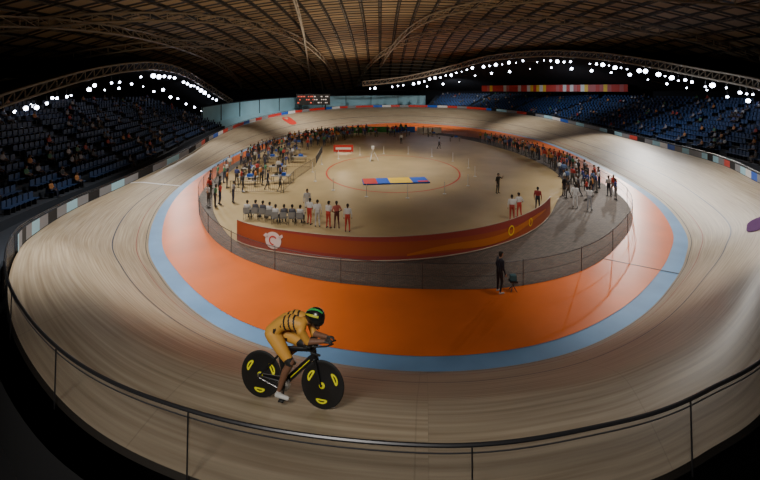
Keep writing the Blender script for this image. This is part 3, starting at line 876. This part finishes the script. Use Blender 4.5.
b.lathe([(0, .03), (.10, .05), (.19, .07), (.25, .065), (.28, .04)], (.41, 0, .885), (-1, 0, -.02), 12, 2, (1, .35))
b.lathe([(0, .02), (.004, .10), (.008, .10), (.012, .02)], (.41, -.052, .28), (0, 1, 0), 32, 3)
b.lathe([(0, .01), (.004, .035), (.01, .035), (.014, .01)], (0, -.052, .335), (0, 1, 0), 18, 3)
b.capsule((.41, -.066, .28), (.42, -.075, .11), .016, .013, 0, 8); b.capsule((.41, .066, .28), (.40, .075, .45), .016, .013, 0, 8)
b.box((.42, -.125, .11), (.08, .09, .02), 2); b.box((.40, .125, .45), (.08, .09, .02), 2)
b.path([(.41, -.047, .38), (0, -.047, .37)], .005, 3, 5); b.path([(.41, -.047, .18), (0, -.047, .30)], .005, 3, 5)
bike = b.obj('track_bicycle', [M_CARB, M_BY, M_TYRE, M_SILV], True); bike.matrix_world = MBK

parts = []; ex = MB()
sp = [V(.19, 0, 1.0), V(.33, 0, 1.13), V(.50, 0, 1.19), V(.68, 0, 1.18)]
for k in (-1, 1):
    parts += [(sp[0]+V(.0, .06*k, -.01), sp[1]+V(0, .055*k, -.01), .116, .100, 1), (sp[1]+V(0, .055*k, -.01), sp[2]+V(0, .075*k, -.01), .100, .106, 1),
              (sp[2]+V(0, .075*k, -.01), sp[3]+V(-.03, .085*k, -.02), .106, .09, 1)]
    sh = V(.70, .165*k, 1.12); el = V(.79, .115*k, .955); wr = V(1.02, .062*k, .965)
    parts += [(sp[3]+V(0, .05*k, 0), sh, .074, .064, 1), (sh, el, .060, .048, 1), (el, wr, .047, .031, 0)]
    d = V(.98, 0, .12)
    add_hand(parts, ex, wr+V(0, 0, -.004), d, V(0, -.35*k, -1), V(0, -k, .3), .75, lab=6)
    hip = V(.21, .085*k, .975)
    kn, an, pd = (V(.53, -.115, .63), V(.365, -.12, .22), V(.42, -.125, .12)) if k < 0 else (V(.625, .11, .80), V(.335, .12, .555), V(.40, .125, .46))
    parts += [(hip, hip.lerp(kn, .5), .108, .094, 2), (hip.lerp(kn, .5), kn, .094, .062, 2), (kn+V(.008, 0, .005), kn.lerp(an, .35)+V(-.02, 0, 0), .058, .058, 0), (kn.lerp(an, .35)+V(-.02, 0, 0), an, .058, .033, 0),
              (an, an+V(0, 0, -.05), .035, .036, 4), (an+V(-.03, 0, -.055), pd+V(.09, 0, .025), .034, .028, 4)]
parts += [(sp[3], V(.79, 0, 1.20), .062, .056, 0)]
hc = V(.87, 0, 1.215); add_head(parts, ex, hc, V(.93, -.05, -.30), hair=False)
def rl(fc, lab):
    x = fc[:, 0]; z = fc[:, 2]
    tor = (lab == 1)
    s = x*.9+z*.25
    st = tor & (((s > .66) & (s < .69)) | ((s > .74) & (s < .765)) | ((s > .81) & (s < .835)))
    lab = lab.copy(); lab[st] = 7
    low = (lab == 1) & (z > .93) & (x > .25) & (x < .38) & (np.abs(fc[:, 1]) > .158); lab[low] = 7
    d = np.linalg.norm(fc[:, [0, 2]]-np.array([.53, .63]), axis=1); lab[(lab == 2) & (fc[:, 1] < 0) & (d < .08)] = 7
    d = np.linalg.norm(fc[:, [0, 2]]-np.array([.625, .80]), axis=1); lab[(lab == 2) & (fc[:, 1] > 0) & (d < .08)] = 7
    return lab
T = evaluate_parts(parts, .0095, None, 4, rl, ex)
GOLD = (.62, .31, .05)
cyc = people_object('cyclist', [(T, Matrix.Identity(4), {0: (.17, .08, .045), 1: GOLD, 2: GOLD, 3: (.01, .01, .01), 4: (.5, .5, .48), 5: (.7, .7, .7), 6: (.03, .03, .03), 7: (.012, .012, .012)})])
cyc.matrix_world = MBK
b = MB()
ax = V(-.96, 0, .10); o = hc+V(.135, 0, .035)
hp = [(0, .012), (.012, .05), (.035, .088), (.07, .112), (.115, .127), (.16, .127), (.205, .115), (.25, .092), (.285, .062), (.305, .032), (.315, .008)]
b.lathe(hp, o, ax, 24, 0, (.86, 1), mf=lambda i, j: (1 if (j in (4, 5, 6, 7) and i > 1 and (j in (4, 7) or i > 5)) else (2 if (j in (1, 10) and 2 < i < 9) else 0)))
b.ell(hc+V(.055, 0, -.012), (.072, .083, .062), 3)
b.capsule(hc+V(.01, .078, -.05), hc+V(.045, .02, -.13), .006, .006, 0, 6); b.capsule(hc+V(.01, -.078, -.05), hc+V(.045, -.02, -.13), .006, .006, 0, 6)
hm = b.obj('aero_helmet', [mat('helmet_black', (.012, .012, .012), .25), mat('helmet_green', (.05, .42, .10), .35), mat('helmet_yellow', (.5, .5, .04), .35), mat('visor', (.01, .012, .015), .08)], True, parent=cyc)

# ------------------------------------------------------------------ lights
def spot(name, p, tgt, power, ang=110, col=(1, .95, .88), r=.5, blend=1.0):
    l = bpy.data.lights.new(name, 'SPOT'); l.energy = power; l.spot_size = math.radians(ang); l.spot_blend = blend
    l.color = col; l.shadow_soft_size = r
    o = bpy.data.objects.new(name, l); SC.collection.objects.link(o); o.location = p
    o.rotation_euler = (Vector(tgt)-Vector(p)).to_track_quat('-Z', 'Y').to_euler(); return o
for (p, t, w_, a, r_) in [
    ((-9, 15, 16), (-11, 17, 1), 13500, 90, .8), ((12, 16, 16), (16, 19, 1), 9000, 92, .8),
    ((-3.5, -4, 14.5), (-.5, 7.5, 3.5), 5600, 66, 1.6),  # added spot behind the camera, lights the cyclist's near side
    ((-16, 34, 17.5), (-15, 31, 0), 16000, 84, .5), ((20, 34, 17.5), (23, 32, 0), 15000, 92, .5),
    ((-31, 58, 12.5), (-10, 48, 0), 17000, 84, .5), ((42, 66, 13), (24, 50, 0), 20000, 92, .5),
    ((12, 88, 17), (10, 100, 2), 19000, 125, .5), ((-14, 82, 16), (-16, 88, 2), 16000, 125, .5), ((0, 45, 21), (-2, 44, 0), 22000, 80, .5),
    ((-20, 66, 17), (-22, 62, 1), 7500, 80, .5), ((28, 84, 15), (31, 82, 2), 9000, 90, .5)]:
    spot('flood_and_fill_spot', p, t, w_, a, r=r_)  # arch spots follow the floodlight strings; the rest are added fill without fixtures
for p, t, w_ in (((34, 58, 11), (46, 56, 3), 3400), ((36, 84, 13), (46, 90, 4), 5200), ((20, 112, 10), (26, 122, 6), 3200)):
    spot('stand_fill', p, t, w_, 120, (.8, .88, 1), .4)  # added fill spots that brighten the seating, no fixtures behind them
for p, t, w_ in (((-20, 30, 5), (-8, 60, 22), 7500), ((20, 36, 5), (4, 60, 22), 4800), ((0, 70, 3), (-6, 60, 22), 9500), ((-10, 104, 6), (-6, 88, 20), 7500)):
    spot('roof_fill', p, t, w_, 135, (1, .80, .55), .6, 1.0)  # added upward fill for the roof, which the floodlights do not reach
w = bpy.data.worlds.new('world'); SC.world = w; w.use_nodes = True
w.node_tree.nodes['Background'].inputs[0].default_value = (.03, .04, .06, 1); w.node_tree.nodes['Background'].inputs[1].default_value = .2

# ------------------------------------------------------------------ camera
cd = bpy.data.cameras.new('camera'); cd.sensor_width = 36; cd.lens = 18.0; cd.shift_y = -150/760
cd.clip_end = 500; cd.clip_start = .05
co = bpy.data.objects.new('camera', cd); SC.collection.objects.link(co)
co.location = (0, 0, 9); co.rotation_euler = (math.radians(90), 0, 0)
SC.camera = co
